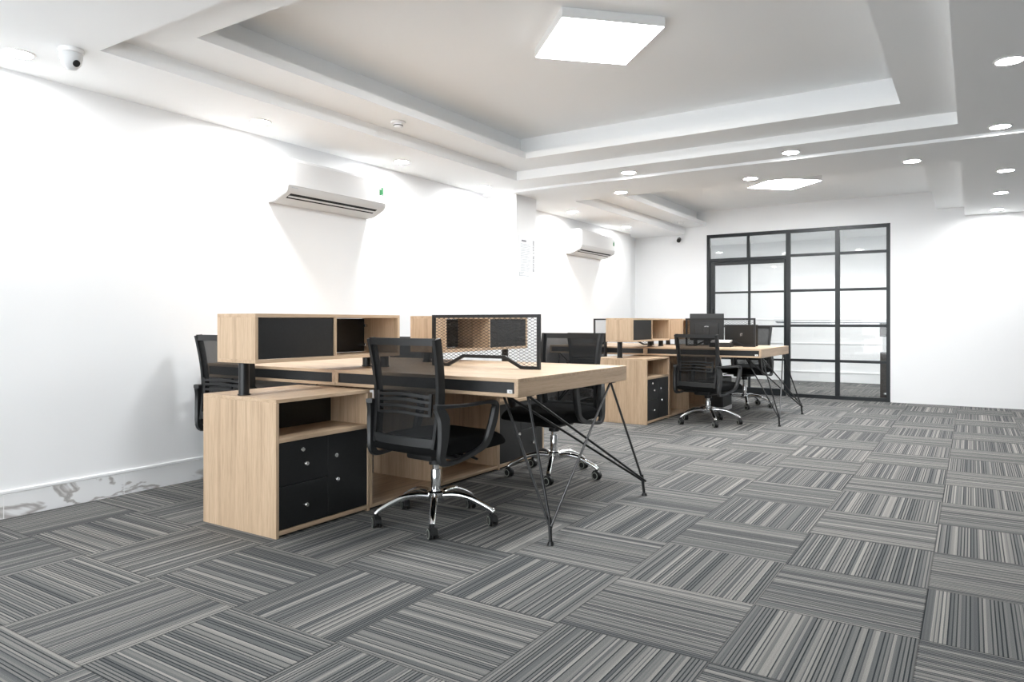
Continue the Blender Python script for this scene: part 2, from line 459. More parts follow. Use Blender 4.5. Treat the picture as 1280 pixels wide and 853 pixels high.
# ------------------------------------------------------------------ glazed partition
def partition():
    y0, y1 = YB + .01, YB + .06
    root = bpy.data.objects.new('window_1', None); COL.objects.link(root); root.location = (0, 0, 0)
    structure(root, 'black framed glass partition in the end wall')
    mb = MB(); w = .045
    mb.box(PX0, PX0 + w, y0, y1, 0, PZ, .003); mb.box(PX1 - w, PX1, y0, y1, 0, PZ, .003)
    mb.box(PX0 + w, PX1 - w, y0, y1, PZ - w, PZ, .003)
    mb.box(-1.902, PX1 - w, y0, y1, 0, w, .003)
    mb.build('frame', M['alu'], root)
    xm, xr = -1.905, -1.305
    for x in (xm, xr):
        m = MB(); m.box(x - .027, x + .027, y0 - .004, y1 + .004, w, PZ - w, .003); m.build('mullion', M['alu'], root)
    m = MB(); m.box(-2.42 - .02, -2.42 + .02, y0 - .002, y1 + .002, 1.86, PZ - w, .003); m.build('mullion', M['alu'], root)
    m = MB(); m.box(PX0 + w, xm - .027, y0 - .003, y1 + .003, 1.825, 1.87, .003); m.build('transom', M['alu'], root)
    for z in (1.865, 1.40, .94, .487):
        for a, b in ((xm + .027, xr - .027), (xr + .027, PX1 - w)):
            m = MB(); m.box(a, b, y0 + .002, y1 - .002, z - .017, z + .017, .002); m.build('glazing_bar', M['alu'], root)
    ym = (y0 + y1) / 2
    zs = [w, .487, .94, 1.40, 1.865, PZ - w]
    for a, b in ((xm, xr), (xr, PX1)):
        for c, d in zip(zs, zs[1:]):
            m = MB(); m.box(a + .01, b - .01, ym - .003, ym + .003, c, d); m.build('pane', M['glass'], root)
    for a, b in ((PX0, -2.42), (-2.42, xm)):
        m = MB(); m.box(a + .01, b - .01, ym - .003, ym + .003, 1.86, PZ - w); m.build('pane', M['glass'], root)
    # door leaf
    d = bpy.data.objects.new('door_1', None); COL.objects.link(d)
    structure(d, 'black framed glass door on the left of the partition')
    dx0, dx1 = PX0 + w + .004, xm - .031
    m = MB()
    m.box(dx0, dx0 + .06, y0 + .004, y1 - .004, .008, 1.822, .003)
    m.box(dx1 - .022, dx1, y0 + .004, y1 - .004, .008, 1.822, .003)
    m.box(dx0 + .06, dx1 - .022, y0 + .004, y1 - .004, 1.775, 1.822, .003)
    m.box(dx0 + .06, dx1 - .022, y0 + .004, y1 - .004, .008, .10, .003)
    m.build('leaf_frame', M['alu'], d)
    m = MB(); m.box(-2.41 - .014, -2.41 + .014, y0 + .006, y1 - .006, .10, 1.775, .002); m.build('mullion', M['alu'], d)
    for z in (1.395, .93, .485):
        for a, b in ((dx0 + .06, -2.424), (-2.396, dx1 - .022)):
            m = MB(); m.box(a, b, y0 + .006, y1 - .006, z - .013, z + .013, .002); m.build('glazing_bar', M['alu'], d)
    zs = [.10, .485, .93, 1.395, 1.775]
    for a, b in ((dx0 + .05, -2.41), (-2.41, dx1 - .012)):
        for c, e in zip(zs, zs[1:]):
            m = MB(); m.box(a, b, ym - .003, ym + .003, c, e); m.build('pane', M['glass'], d)
    # pull handle by the hinge-side free stile
    m = MB(); xh = dx0 + .035
    m.tube([(xh, y0 + .004, .98), (xh, y0 - .035, .98), (xh, y0 - .035, 1.18), (xh, y0 + .004, 1.18)], .008, 10, up=(1, 0, 0))
    m.build('handle', M['alu'], d, True)
partition()

# counter seen through the glass in the next room
t = thing('counter_table', 'high counter with thin grey top and dark wood end seen through the glass', 'counter', (-1.4, 9.35, 0))
m = MB(); m.box(-.72, .66, -.22, .22, .972, .985, .002); m.build('tabletop', M['greybar'], t)
m = MB(); m.box(-.73, -.70, -.22, .22, .985, 1.0, .002); m.build('end_lip', M['greybar'], t)
m = MB(); m.box(.55, .66, -.2, .2, .0, .60, .004); m.build('pedestal', M['darkwood'], t)
m = MB(); m.box(.575, .66, -.18, .18, .60, .80, .004); m.build('post', M['white'], t)
m = MB(); m.box(.545, .66, -.2, .2, .80, .972, .004); m.build('support_block', M['darkwood'], t)
m = MB(); m.lathe([(0, 0), (.02, .004), (.024, .014), (.016, .028), (0, .032)], (.61, -.2, .07), 16, axis=(0, -1, 0)); m.build('knob', M['nickel'], t, True)

# ------------------------------------------------------------------ furniture: cabinets
GW = 'two islands of office desks'
CX, CY = -2.765, 2.28          # centre of the near island
SHX, SHY = .035, 4.28          # offset of the far island
def knob(mb, c, r=.011):
    mb.lathe([(0, .024), (r * .8, .024), (r, .02), (r, .012), (r * .55, .009), (r * .5, 0), (0, 0)], c, 16, axis=(1, 0, 0))
def lockface(mb, c, r=.011):
    mb.lathe([(0, .006), (r * .9, .006), (r, .003), (r, 0), (0, 0)], c, 18, axis=(1, 0, 0))

def cabinet(label, loc, mirror=1):
    """0.545 deep (x), 0.6 wide (y); front faces +x. mirror=-1 swaps drawers and door."""
    t = thing('storage_cabinet', label, 'cabinet', loc, 0, 'low cabinets at the ends of the desk islands')
    D0, D1 = -.2725, .2725; W = .298; H = .632; th = .017
    def yy(a, b): return (a, b) if mirror == 1 else (-b, -a)
    for s in (-1, 1):
        a, b = sorted((s * W, s * (W - th)))
        m = MB(); m.box(D0, D1, a, b, 0, H - th, .0012); m.build('side_panel', M['wz'], t)
    m = MB(); m.box(D0, D1 + .001, -W, W, H - th, H, .0015); m.build('top_board', M['wy'], t)
    m = MB(); m.box(D0, D1, -W + th, W - th, .012, .032, .001); m.build('bottom_board', M['wy'], t)
    m = MB(); m.box(D0, D1, -W + th, W - th, .432, .452, .001); m.build('shelf', M['wy'], t)
    m = MB(); m.box(D0 + .004, D0 + .016, -W + th, W - th, .032, .432); m.build('back_panel', M['black'], t)
    m = MB(); m.box(-.012, 0, -W + th, W - th, .452, H - th); m.build('middle_panel', M['black'], t)
    f0, f1 = D1 - .020, D1 - .003
    sp = .014
    for z0, z1, lk in ((.035, .228, False), (.232, .430, True)):
        a, b = yy(-W + th + .002, sp - .0015)
        m = MB(); m.box(f0, f1, a, b, z0, z1, .0012); dr = m.build('drawer', M['black'], t)
        c = (a + b) / 2
        m = MB(); knob(m, (f1, c, (z0 + z1) / 2 - (.006 if not lk else .012))); m.build('knob', M['nickel'], dr, True)
        if lk:
            m = MB(); lockface(m, (f1, c - .01 * mirror, .385)); m.build('lock', M['nickel'], dr, True)
    a, b = yy(sp + .0015, W - th - .002)
    m = MB(); m.box(f0, f1, a, b, .035, .430, .0012); dr = m.build('door', M['black'], t)
    c = (sp + .045) * mirror
    m = MB(); knob(m, (f1, c, .21)); m.build('knob', M['nickel'], dr, True)
    m = MB(); lockface(m, (f1, c + .008 * mirror, .325)); m.build('lock', M['nickel'], dr, True)
    return t

def open_unit(label, loc):
    t = thing('open_shelf_unit', label, 'shelf unit', loc, 0, 'open shelf units under the desks')
    D0, D1 = -.2725, .2725; W = .598; H = .632; th = .017
    for y in (-W + th / 2, 0, W - th / 2):
        m = MB(); m.box(D0, D1, y - th / 2, y + th / 2, .03, H - th, .0012); m.build('upright_panel', M['wz'], t)
    m = MB(); m.box(D0, D1, -W, W, .012, .03, .0012); m.build('bottom_board', M['wy'], t)
    m = MB(); m.box(D0 + .1, D1 - .1, -W, W, H - th, H, .0012); m.build('top_rail', M['wy'], t)
    m = MB(); m.box(D0 + .02, D1 - .02, -W + .01, W - .01, 0, .012); m.build('plinth', M['black'], t)
    return t

def desk(label, loc, rz, L=1.178, foot=(.745, .745), tagged=True):
    """origin under the desk centre; inner end at -x, outer end with the steel legs at +x"""
    t = thing('double_desk', label, 'desk', loc, rz, 'light oak double desks')
    x0, x1 = -.589, -.589 + L; Z0, Zt = .640, .726; th = .017
    m = MB(); m.box(x0, x1, -.6, .6, Zt - th, Zt, .0012); m.build('desktop', M['wx'], t)
    m = MB(); m.box(x0 + .001, x1 - .001, -.598, .598, Z0, Z0 + th, .0012); m.build('underside_board', M['wx'], t)
    m = MB(); m.box(x1 - .022, x1, -.6, .6, Z0 + .001, Zt - th - .0005, .0012); m.build('end_apron', M['wy'], t)
    m = MB(); m.box(x0, x0 + .022, -.6, .6, Z0 + th, Zt - th, .0012); m.build('inner_end_board', M['wy'], t)
    for s in (-1, 1):
        a, b = sorted((s * .592, s * .580))
        m = MB(); m.box(x0 + .022, x1 - .022, a, b, Z0 + th, Zt - th); fp = m.build('front_panel', M['black'], t)
        fp['label'] = 'black recessed front strip'
    m = MB(); m.box(x1 - .062, x1 - .034, -.598, -.591, Z0 + th + .001, Z0 + th + .017, .001)
    w = m.build('tag', M['white'], t); w['label'] = 'small white tag'
    m = MB(); m.box(x1 - .047, x1 - .044, -.5985, -.598, Z0 + th + .004, Z0 + th + .013); m.box(x1 - .049, x1 - .047, -.5985, -.598, Z0 + th + .0105, Z0 + th + .0125)
    m.build('tag_mark', M['ink'], w)
    # steel rod legs
    A1, A2, A3 = (x1 - .027, -.475, Z0), (x1 - .022, .425, Z0), (x1 - .195, -.435, Z0)
    for (fy, A) in ((-.58, (A1, A2, A3)), (.47, (A2, A1, A3))):
        fx = foot[0] if fy < 0 else foot[1]
        F = Vector((fx, fy, .09))
        m = MB()
        for k, q in enumerate(A):
            dd = (Vector(q) - F).normalized(); sd = dd.cross(Vector((0, 0, 1))).normalized()
            o = [(.0, .0, 0), (.006, .004, 0), (-.006, -.004, 0)][k]
            m.tube([F + Vector(o) - dd * .02, Vector(q)], .0065, 10)
        m.tube([F + Vector((-.004, 0, .03)), (fx + .008, fy - .012 * (1 if fy < 0 else -.5), .0)], .0085, 10)
        lg = m.build('leg', M['steel'], t, True)
        m = MB(); m.cyl(fx + .008, fy - .012 * (1 if fy < 0 else -.5), 0, .016, .016, .012, 16); m.build('foot', M['plastic'], lg, True)
    for q in (A1, A2, A3):
        m = MB(); m.box(q[0] - .022, q[0] + .022, q[1] - .022, q[1] + .022, Z0 - .004, Z0 - .0002, .001)
        m.build('mounting_plate', M['steel'], t)
    return t

def hutch(label, loc, mir, ztall, zshort):
    """raised two-bay shelf; near bay (-y) has its black door on +x, far bay is open on +x"""
    t = thing('raised_shelf', label, 'shelf', loc, 0, 'raised shelves on posts above the cabinets')
    rz = 0
    D = .143; W = .495; z0, z1 = .791, 1.024; th = .017
    for y0, y1, nm in ((-W, -W + th, 'side_panel'), (W - th, W, 'side_panel'), (-th / 2, th / 2, 'divider')):
        m = MB(); m.box(-D, D, y0, y1, z0 + th, z1 - th, .001); m.build(nm, M['wz'], t)
    m = MB(); m.box(-D, D, -W, W, z1 - th, z1, .0012); m.build('top_board', M['wy'], t)
    m = MB(); m.box(-D, D, -W, W, z0, z0 + th, .0012); m.build('bottom_board', M['wy'], t)
    def mm(a, b): return (a, b) if mir > 0 else (-b, -a)
    m = MB(); m.box(D - .022, D - .006, *mm(-W + th + .002, -th / 2 - .002), z0 + th + .002, z1 - th - .002, .001)
    d = m.build('door', M['black'], t)
    m = MB(); m.box(-D + .006, -D + .022, *mm(th / 2 + .002, W - th - .002), z0 + th + .002, z1 - th - .002, .001)
    d2 = m.build('door', M['black'], t)
    for z in (z0 + .06, z1 - .06):
        m = MB(); m.box(-D + .022, -D + .05, *mm(W - th - .022, W - th - .001), z - .008, z + .008, .002)
        m.build('hinge', M['nickel'], d2)
    for (x, y, zb) in ((-.02, -.435, ztall), (-.055, .43, zshort), (.06, .455, zshort)):
        y *= mir
        m = MB(); m.cyl(x, y, zb, z0, .025, n=24); m.cyl(x, y, zb, zb + .006, .03, n=24)
        m.build('post', M['steel'], t, True)
    return t

def privacy_screen(label, loc):
    t = thing('desk_screen', label, 'desk divider', loc, 0, 'black mesh desk dividers')
    W, H = .3725, .30; fr = .016
    n0, n1, nz = .255, .145, .062
    y = 0
    pts = [(-W + fr / 2, y, fr / 2), (-n0, y, fr / 2), (-n1, y, nz), (n1, y, nz), (n0, y, fr / 2), (W - fr / 2, y, fr / 2), (W - fr / 2, y, H - fr / 2), (-W + fr / 2, y, H - fr / 2)]
    m = MB(); m.bar(pts, .018, fr, closed=True, up=(0, 1, 0)); m.build('frame', M['steel'], t)
    def inside(x, z):
        if not (-W + fr < x < W - fr and fr < z < H - fr): return False
        ax = abs(x)
        top = 0
        if ax < n1: top = nz + fr / 2
        elif ax < n0 + .01: top = nz * (n0 + .01 - ax) / (n0 + .01 - n1) + fr / 2
        return z > top
    m = MB(); pw, ph = .036, .0175      # diamond size
    sl = ph / pw
    rr = .0008
    for sgn in (1, -1):
        k = -80
        while k < 80:
            c = k * ph; k += 1
            seg = None; N = 400; prev = False; st = None
            for i in range(N + 1):
                x = -W + 2 * W * i / N; z = c + sgn * sl * x + .14
                ins = inside(x, z)
                if ins and not prev: st = (x, z)
                if prev and not ins: 
                    m.bar([(st[0] - .004, .0, st[1] - .004 * sgn * sl), (x + .002, .0, z + .002 * sgn * sl)], .0020, rr * 2, up=(0, 1, 0))
                prev = ins
    m.build('mesh_infill', M['steel'], t)
    for x in (-.31, .31):
        m = MB(); m.box(x - .03, x + .03, -.022, .022, -.0, .003, .0008); m.build('foot_plate', M['steel'], t)
    return t

# ------------------------------------------------------------------ office chair
def make_chair(label, loc, rz, base_rz=0.0, drop=0.0):
    t = thing('office_chair', label, 'chair', loc, rz, 'black mesh office chairs')
    zs = -drop
    # seat cushion
    m = MB()
    rows = []
    nx, ny = 14, 14
    tmp = bmesh.new()
    def seatpt(u, v, top):
        # u,v in -1..1, superellipse outline
        a = math.copysign(abs(u), u); x = .24 * a; y = .262 * v + .035
        edge = max(abs(u), abs(v)); 
        e4 = (abs(u) ** 4 + abs(v) ** 4)
        fall = max(0, 1 - e4 * .55)
        h = .055 * (fall ** .45)
        dip = -.012 * (1 - min(1, (u * u + v * v)))
        lipf = -.02 * max(0, v - .55) ** 1.5
        return Vector((x * (1 - .06 * v * v), y * (1 - .05 * u * u), zs + ((.395 + h + dip + lipf) if top else .37 - .006 * fall)))
    tv = [[tmp.verts.new(seatpt(-1 + 2 * i / nx, -1 + 2 * j / ny, True)) for i in range(nx + 1)] for j in range(ny + 1)]
    bv = [[tmp.verts.new(seatpt(-1 + 2 * i / nx, -1 + 2 * j / ny, False)) for i in range(nx + 1)] for j in range(ny + 1)]
    for j in range(ny):
        for i in range(nx):
            tmp.faces.new((tv[j][i], tv[j][i + 1], tv[j + 1][i + 1], tv[j + 1][i]))
            tmp.faces.new((bv[j][i], bv[j + 1][i], bv[j + 1][i + 1], bv[j][i + 1]))
    for i in range(nx):
        tmp.faces.new((tv[0][i], bv[0][i], bv[0][i + 1], tv[0][i + 1]))
        tmp.faces.new((tv[ny][i], tv[ny][i + 1], bv[ny][i + 1], bv[ny][i]))
        tmp.faces.new((tv[i][0], tv[i + 1][0], bv[i + 1][0], bv[i][0]))
        tmp.faces.new((tv[i][nx], bv[i][nx], bv[i + 1][nx], tv[i + 1][nx]))
    m._merge(tmp)
    so = m.build('seat', M['fabric'], t, True)
    bv_ = so.modifiers.new('bev', 'SUBSURF'); bv_.levels = 1; bv_.render_levels = 1
    # back: curved profile y(z), half width w(z)
    def by(z): 
        k = (z - .40) / .51
        return -.215 - .018 * k - .03 * math.sin(PI * min(1, max(0, k))) * -1
    def bw(z):
        k = max(0, min(1, (z - .40) / .51))
        return .196 + .024 * k
    def bcurve(u): return .022 * (1 - u * u)     # bowed backwards in the middle
    ZA, ZTOP = .405, .905
    def bp(u, z, off=0): 
        return Vector((u * bw(z), by(z) - bcurve(u) + off, z + zs))
    # mesh panel
    m = MB()
    rows = [[bp(-1 + 2 * i / 12, ZA + (ZTOP - ZA) * j / 16) for i in range(13)] for j in range(17)]
    m.grid_surface(rows)
    m.build('mesh_back', M['net'], t, True)
    # frame: uprights, top rail and bottom rail
    m = MB()
    for s in (-1, 1):
        pts = [bp(s, ZA + (ZTOP - ZA) * j / 12) for j in range(13)]
        m.sweep(pts, [(-.009, -.012), (.009, -.012), (.011, .008), (.009, .030), (-.009, .030), (-.011, .008)], up=(0, 1, 0))
    m.bar([bp(-1 + 2 * i / 12, ZTOP - .012) for i in range(13)], .012, .034)
    m.build('back_frame', M['plastic'], t, True)
    m = MB(); m.bar([bp(-.99 + 1.98 * i / 12, ZA + .026, -.004) for i in range(13)], .014, .040)
    m.build('lower_crossbar', M['armgrey'], t, True)
    # lumbar support with three slats
    m = MB()
    for z in (.560, .590, .620, .645):
        pts = [bp(-.84 + 1.68 * i / 12, z + .004 * math.cos(PI * (i / 6 - 1)), -.012) for i in range(13)]
        m.bar(pts, .008, .013)
    for s in (-1, 1):
        m.bar([bp(s * .84, .552, -.012), bp(s * .84, .655, -.012)], .018, .008, up=(0, 1, 0))
    m.build('lumbar_support', M['plastic'], t, True)
    # loop arms that carry the backrest
    for s in (-1, 1):
        xo = s * .244
        m = MB()
        key = [(s * .222, -.235, .602, 1.0), (xo, -.16, .600, .75), (xo + s * .012, -.05, .598, .7), (xo + s * .014, .08, .600, .7), (xo + s * .013, .145, .590, 1.2),
               (xo + s * .010, .150, .55, 1.9), (xo + s * .004, .122, .46, 1.9), (xo - s * .002, .085, .395, 1.5), (xo - s * .008, -.02, .358, .9), (xo - s * .012, -.15, .338, .9),
               (xo - s * .012, -.205, .360, 1.8), (xo - s * .006, -.200, .45, 2.6), (xo - s * .008, -.195, .54, 3.2), (s * .224, -.222, .597, 2.0)]
        loop = smoothpath([(a, b, c + zs) for a, b, c, d in key], 5)
        wl = [p[0] for p in smoothpath([(d, 0, 0) for a, b, c, d in key], 5)]
        m.sweep(loop, [(-.009, -.017), (.009, -.017), (.012, 0), (.009, .017), (-.009, .017), (-.012, 0)], up=(s, 0, 0), scales=[(w, 1 if w < 1.1 else .8) for w in wl])
        ar = m.build('armrest', M['armgrey'], t, True)
        m = MB(); m.tube([(xo - s * .01, -.08, .350 + zs), (s * .07, -.06, .350 + zs)], .014, 10); m.build('bracket', M['plastic'], ar, True)
    # under-seat mechanism and lever
    m = MB(); m.box(-.085, .085, -.12, .12, .32 + zs, .372 + zs, .012, seg=2); m.cyl(0, 0, .285 + zs, .33 + zs, .034, n=20)
    m.tube([(.05, .02, .345 + zs), (.20, .03, .34 + zs), (.245, .03, .332 + zs)], .006, 8)
    m.build('tilt_mechanism', M['plastic'], t, True)
    m = MB(); m.cyl(0, 0, .11, .26 + min(zs, 0), .024, n=24, bev=.002); m.cyl(0, 0, .22, .31 + zs, .017, n=20)
    m.build('gas_lift', M['chrome'], t, True)
    # star base
    m = MB()
    m.lathe([(0, .105), (.04, .105), (.045, .112), (.045, .148), (.036, .156), (0, .156)], n=28)
    for k in range(5):
        a = base_rz + 2 * PI * k / 5
        c, s = math.cos(a), math.sin(a)
        pr = [(.03, .128), (.09, .138), (.16, .132), (.225, .108), (.278, .082), (.298, .066)]
        pts = smoothpath([(r * c, r * s, z) for r, z in pr], 4)
        n = len(pts)
        m.sweep(pts, [(.0145 * math.cos(2 * PI * q / 12), .0135 * math.sin(2 * PI * q / 12)) for q in range(12)], scales=[1.25 - .3 * i / (n - 1) for i in range(n)])
    m.build('star_base', M['chrome'], t, True)
    for k in range(5):
        a = base_rz + 2 * PI * k / 5; c, s = math.cos(a), math.sin(a)
        ca = a + (k * 1.9 + .6)
        px, py = .292 * c, .292 * s
        ax = Vector((math.cos(ca), math.sin(ca), 0)); fw = Vector((-ax.y, ax.x, 0))
        m = MB()
        m.cyl(px, py, .05, .072, .010, n=14)
        # hood
        hood = [Vector((px, py, .027)) + fw * (.030 * math.cos(q)) * 1 + Vector((0, 0, .030 * math.sin(q))) for q in [PI * i / 8 for i in range(9)]]
        m.sweep(hood, [(-.011, -.003), (.011, -.003), (.011, .003), (-.011, .003)], up=(0, 0, 1) if False else tuple(ax.cross(Vector((0, 0, 1)))))
        cs = m.build('caster', M['plastic'], t, True)
        for q in (-1, 1):
            m = MB()
            cc = Vector((px, py, .0265)) + ax * (.014 * q)
            m.disc_axis(cc, ax, .014, .0265, 22, 1, .003)
            m.disc_axis(cc + ax * (.0072 * q), ax, .0008, .0225, 22, 0)
            m.disc_axis(cc + ax * (.0077 * q), ax, .0010, .0175, 20, 1)
            m.build('wheel', [M['rubber'], M['plastic']], cs, True)
    return t

# ------------------------------------------------------------------ build the two islands
zp = .632
for isl, (ox, oy) in enumerate(((0, 0), (SHX, SHY))):
    near = isl == 0
    nm = 'near island' if near else 'far island'
    cx, cy = CX + ox, CY + oy
    if near:
        cabA = cabinet('light oak cabinet with black drawers at the near end of the near island', (cx - .012, cy - .899, 0))
        cabB = cabinet('light oak cabinet with black doors behind the steel-legged desk of the near island', (cx - .012, cy + .899, 0), -1)
        un = open_unit('open oak shelf unit under the near desks behind the front chair', (cx - .012, cy, 0))
        dR = desk('large light oak desk with black steel rod legs in the foreground', (cx + .589, cy, 0), 0)
        dL = desk('light oak desk against the left wall behind the nearest raised shelf', (cx - .590, cy, 0), PI, 1.15, (.52, .52))
        hA = hutch('raised oak shelf nearest the camera above the drawer cabinet', (cx - .025, cy - .705, 0), 1, zp, .726)
        hB = hutch('raised oak shelf seen through the mesh divider of the near island', (cx - .025, cy + .705, 0), -1, zp, .726)
        sc = privacy_screen('black mesh divider standing on the large foreground desk', (cx + .565, cy, .726))
    else:
        dup(cabA, (cx - .012, cy - .899, 0), 0, 'light oak cabinet with black drawers at the near end of the far island')
        dup(cabB, (cx - .012, cy + .899, 0), 0, 'light oak cabinet at the far end of the far island, hidden behind the chairs')
        dup(un, (cx - .012, cy, 0), 0, 'open oak shelf unit under the desks of the far island')
        dup(dR, (cx + .589, cy, 0), 0, 'light oak desk with black steel rod legs holding the monitors, before the glazing')
        dup(dL, (cx - .590, cy, 0), PI, 'light oak desk of the far island on its left side along the wall')
        dup(hA, (cx - .025, cy - .705, 0), 0, 'raised oak shelf with black door at the near end of the far island')
        dup(hB, (cx - .025, cy + .705, 0), 0, 'raised oak shelf of the far island just left of the black monitor')
        dup(sc, (cx + .60, cy, .726), 0, 'black mesh divider on the far desk beside the monitor')
        dup(sc, (cx - .52, cy, .726), 0, 'black mesh divider on the left far desk, partly behind the raised shelf')

D = math.radians
def turn_base(chair, deg):
    for c in kids(chair):
        if c.name.split('.')[0] in ('star_base', 'caster'): c.rotation_euler = (0, 0, D(deg))
c1 = make_chair('black mesh office chair in the foreground with its back to the camera', (-2.085, 1.705, 0), D(-5), D(18 + 5))
c2 = dup(c1, (-2.12, 2.95, 0), D(177), 'black mesh office chair facing the camera across the large foreground desk')
turn_base(c2, 21)
c3 = dup(c1, (-3.53, 1.74, 0), D(2), 'black mesh office chair beside the left wall behind the nearest cabinet')
turn_base(c3, 36)
c5 = make_chair('black mesh office chair with its back turned at the far island, before the monitor', (-2.02, 5.81, 0), D(-13), D(12 + 13), .04)
dup(c5, (-3.50, 2.98, 0), D(180), 'black mesh office chair whose top shows between the two near raised shelves')
dup(c5, (-3.345, 6.04, 0), D(0), 'black mesh office chair by the wall, seen through the back of another chair')
c6 = make_chair('black mesh office chair nearest the glass partition, facing the camera', (-2.08, 7.36, 0), D(170), D(48), -.035)

# ------------------------------------------------------------------ desk equipment on the far island
def monitor(label, loc, rz, w, h, tilt=0):
    t = thing('computer_monitor', label, 'monitor', loc, rz)
    R = Matrix.Translation((0, 0, .355 - h / 2)) @ Matrix.Rotation(tilt, 4, 'X')
    z0, z1 = .355 - h, .355
    m = MB(); m.box(-w / 2, w / 2, -.016, .012, z0, z1, .004); 
    m.box(-w * .36, w * .36, -.034, -.015, z0 + h * .18, z0 + h * .66, .008, seg=2); m.build('shell', M['monitor'], t)
    m = MB(); m.box(-w / 2 + .012, w / 2 - .012, .0115, .0125, z0 + .018, z1 - .012); m.build('screen', M['screen'], t)
    m = MB(); m.box(-.03, .03, -.05, -.03, .008, z0 + h * .5, .004); m.build('stand', M['monitor'], t)
    m = MB(); m.box(-.11, .11, -.11, .08, 0, .010, .004, seg=2); m.build('stand_base', M['monitor'], t)
    m = MB(); yb = -.0345; zc = z0 + h * .47; q = .026
    for dx in (-.016, 0, .016): m.box(dx - .006, dx + .006, yb - .001, yb + .001, zc - q * .8, zc + q * .8)
    m.box(-.016, .016, yb - .001, yb + .001, zc + q * .5, zc + q * .8); lg = m.build('emblem', M['silver'], t)
    return t
ZD = .726
monitor('black computer monitor with pale emblem on its back, on the far desk', (-2.365, 6.86, ZD), D(12), .37, .30)
def laptop(label, loc, rz):
    t = thing('laptop', label, 'laptop', loc, rz)
    m = MB(); m.box(-.17, .17, 0, .235, 0, .016, .004); m.build('keyboard_base', M['monitor'], t)
    m = MB()
    m.box(-.17, .17, -.004, .004, 0, .225, .003)
    l = m.build('lid', M['monitor'], t, loc=(0, 0, .014)); l.rotation_euler = (D(14), 0, 0)
    m = MB(); m.box(-.012, -.006, -.0052, -.0038, .10, .13); m.box(.0, .006, -.0052, -.0038, .10, .13); m.box(-.012, .012, -.0052, -.0038, .125, .131); m.build('emblem', M['silver'], l)
    m = MB(); m.box(-.158, .158, .0038, .0048, .014, .213); m.build('screen', M['screen'], l)
    return t
laptop('open dark laptop with its lid toward the camera behind the far mesh divider', (-1.945, 6.72, ZD), D(14))
t = thing('document_tray', 'low black tray of white papers between the monitor and the laptop', 'tray', (-2.07, 6.42, ZD), D(8))
m = MB(); m.box(-.11, .11, -.09, .09, 0, .035, .004); m.box(-.10, .10, -.085, .085, .035, .045, .002); m.build('tray', M['plastic'], t)
m = MB()
for k in range(3): m.box(-.10 + .006 * k, .095 + .003 * k, -.08, .08 - .004 * k, .046 + .009 * k, .054 + .009 * k, .001)
m.build('paper_stack', M['paper'], t)
t = thing('computer_tower', 'black computer tower on the carpet under the far desk', 'computer', (-2.245, 6.945, 0), D(2))
m = MB(); m.box(-.085, .085, -.2, .2, .015, .37, .006); m.build('case', M['plastic'], t)
m = MB(); m.box(-.087, .087, -.202, .202, .0, .05, .004); m.build('base_trim', M['acw'], t)
m = MB(); m.box(-.07, .07, -.204, -.2, .08, .34, .003); m.build('front_grille', M['black'], t)
m = MB(); m.cyl(0, 0, 0, .004, .01, n=12); p_ = m.build('power_button', M['silver'], t, True, (.0, -.204, .31)); p_.rotation_euler = (PI / 2, 0, 0)

# ------------------------------------------------------------------ air conditioners
def aircon(label, y0):
    L = .96
    t = thing('air_conditioner', label, 'air conditioner', (XL, y0, 1.81), 0, 'white wall mounted air conditioners')
    # side profile (x outwards, z up), extruded along y
    prof = [(0, .0), (.06, .0), (.10, .012), (.185, .052), (.203, .075), (.207, .11), (.205, .26), (.195, .285), (.17, .292), (0, .292)]
    m = MB(); tb = bmesh.new()
    a = [tb.verts.new((x, 0, z)) for x, z in prof]; b = [tb.verts.new((x, L, z)) for x, z in prof]
    n = len(prof)
    for k in range(n): tb.faces.new((a[k], a[(k + 1) % n], b[(k + 1) % n], b[k]))
    tb.faces.new(list(reversed(a))); tb.faces.new(b)
    bmesh.ops.recalc_face_normals(tb, faces=tb.faces)
    es = [e for e in tb.edges if abs(e.verts[0].co.y - e.verts[1].co.y) < 1e-6]
    bmesh.ops.bevel(tb, geom=es, offset=.006, segments=2, affect='EDGES')
    m._merge(tb); m.build('casing', M['acw'], t, True)
    # front cover line and face
    m = MB(); m.box(.2055, .2105, .012, L - .012, .098, .268, .002); fc = m.build('front_cover', M['acw'], t)
    # outlet: dark slots and louvres lying on the slanted underside
    sl = math.atan2(.040, .085)
    def strip(u0, u1, ya, yb, h0, h1, nm, mat, lab=None):
        q = MB(); q.box(u0, u1, ya, yb, h0, h1, .0008)
        o = q.build(nm, mat, t, loc=(.10, 0, .012)); o.rotation_euler = (0, -sl, 0)
        if lab: o['label'] = lab
        return o
    strip(.030, .0885, .05, L - .075, -.0015, .003, 'air_outlet', M['dark'], 'dark air outlet slot')
    strip(.050, .066, .052, L - .077, -.006, -.002, 'louvre', M['acw'])
    m = MB(); m.box(.2105, .2112, L - .082, L - .040, .160, .222); st = m.build('energy_label', M['green'], t)
    m = MB(); m.box(.2112, .2116, L - .080, L - .062, .204, .220); m.box(.2112, .2116, L - .055, L - .050, .162, .168); m.build('label_print', M['paper'], st)
    m = MB()
    for k in range(5): m.box(.2072, .2078, .035 + k * .011, .043 + k * .011, .082, .089)
    m.build('small_lettering', M['greyink'], t)
    return t
a1 = aircon('white wall air conditioner above the near desk island', 2.155)
dup(a1, (XL, 6.43, 1.80), 0, 'white wall air conditioner beyond the pillar above the far island')

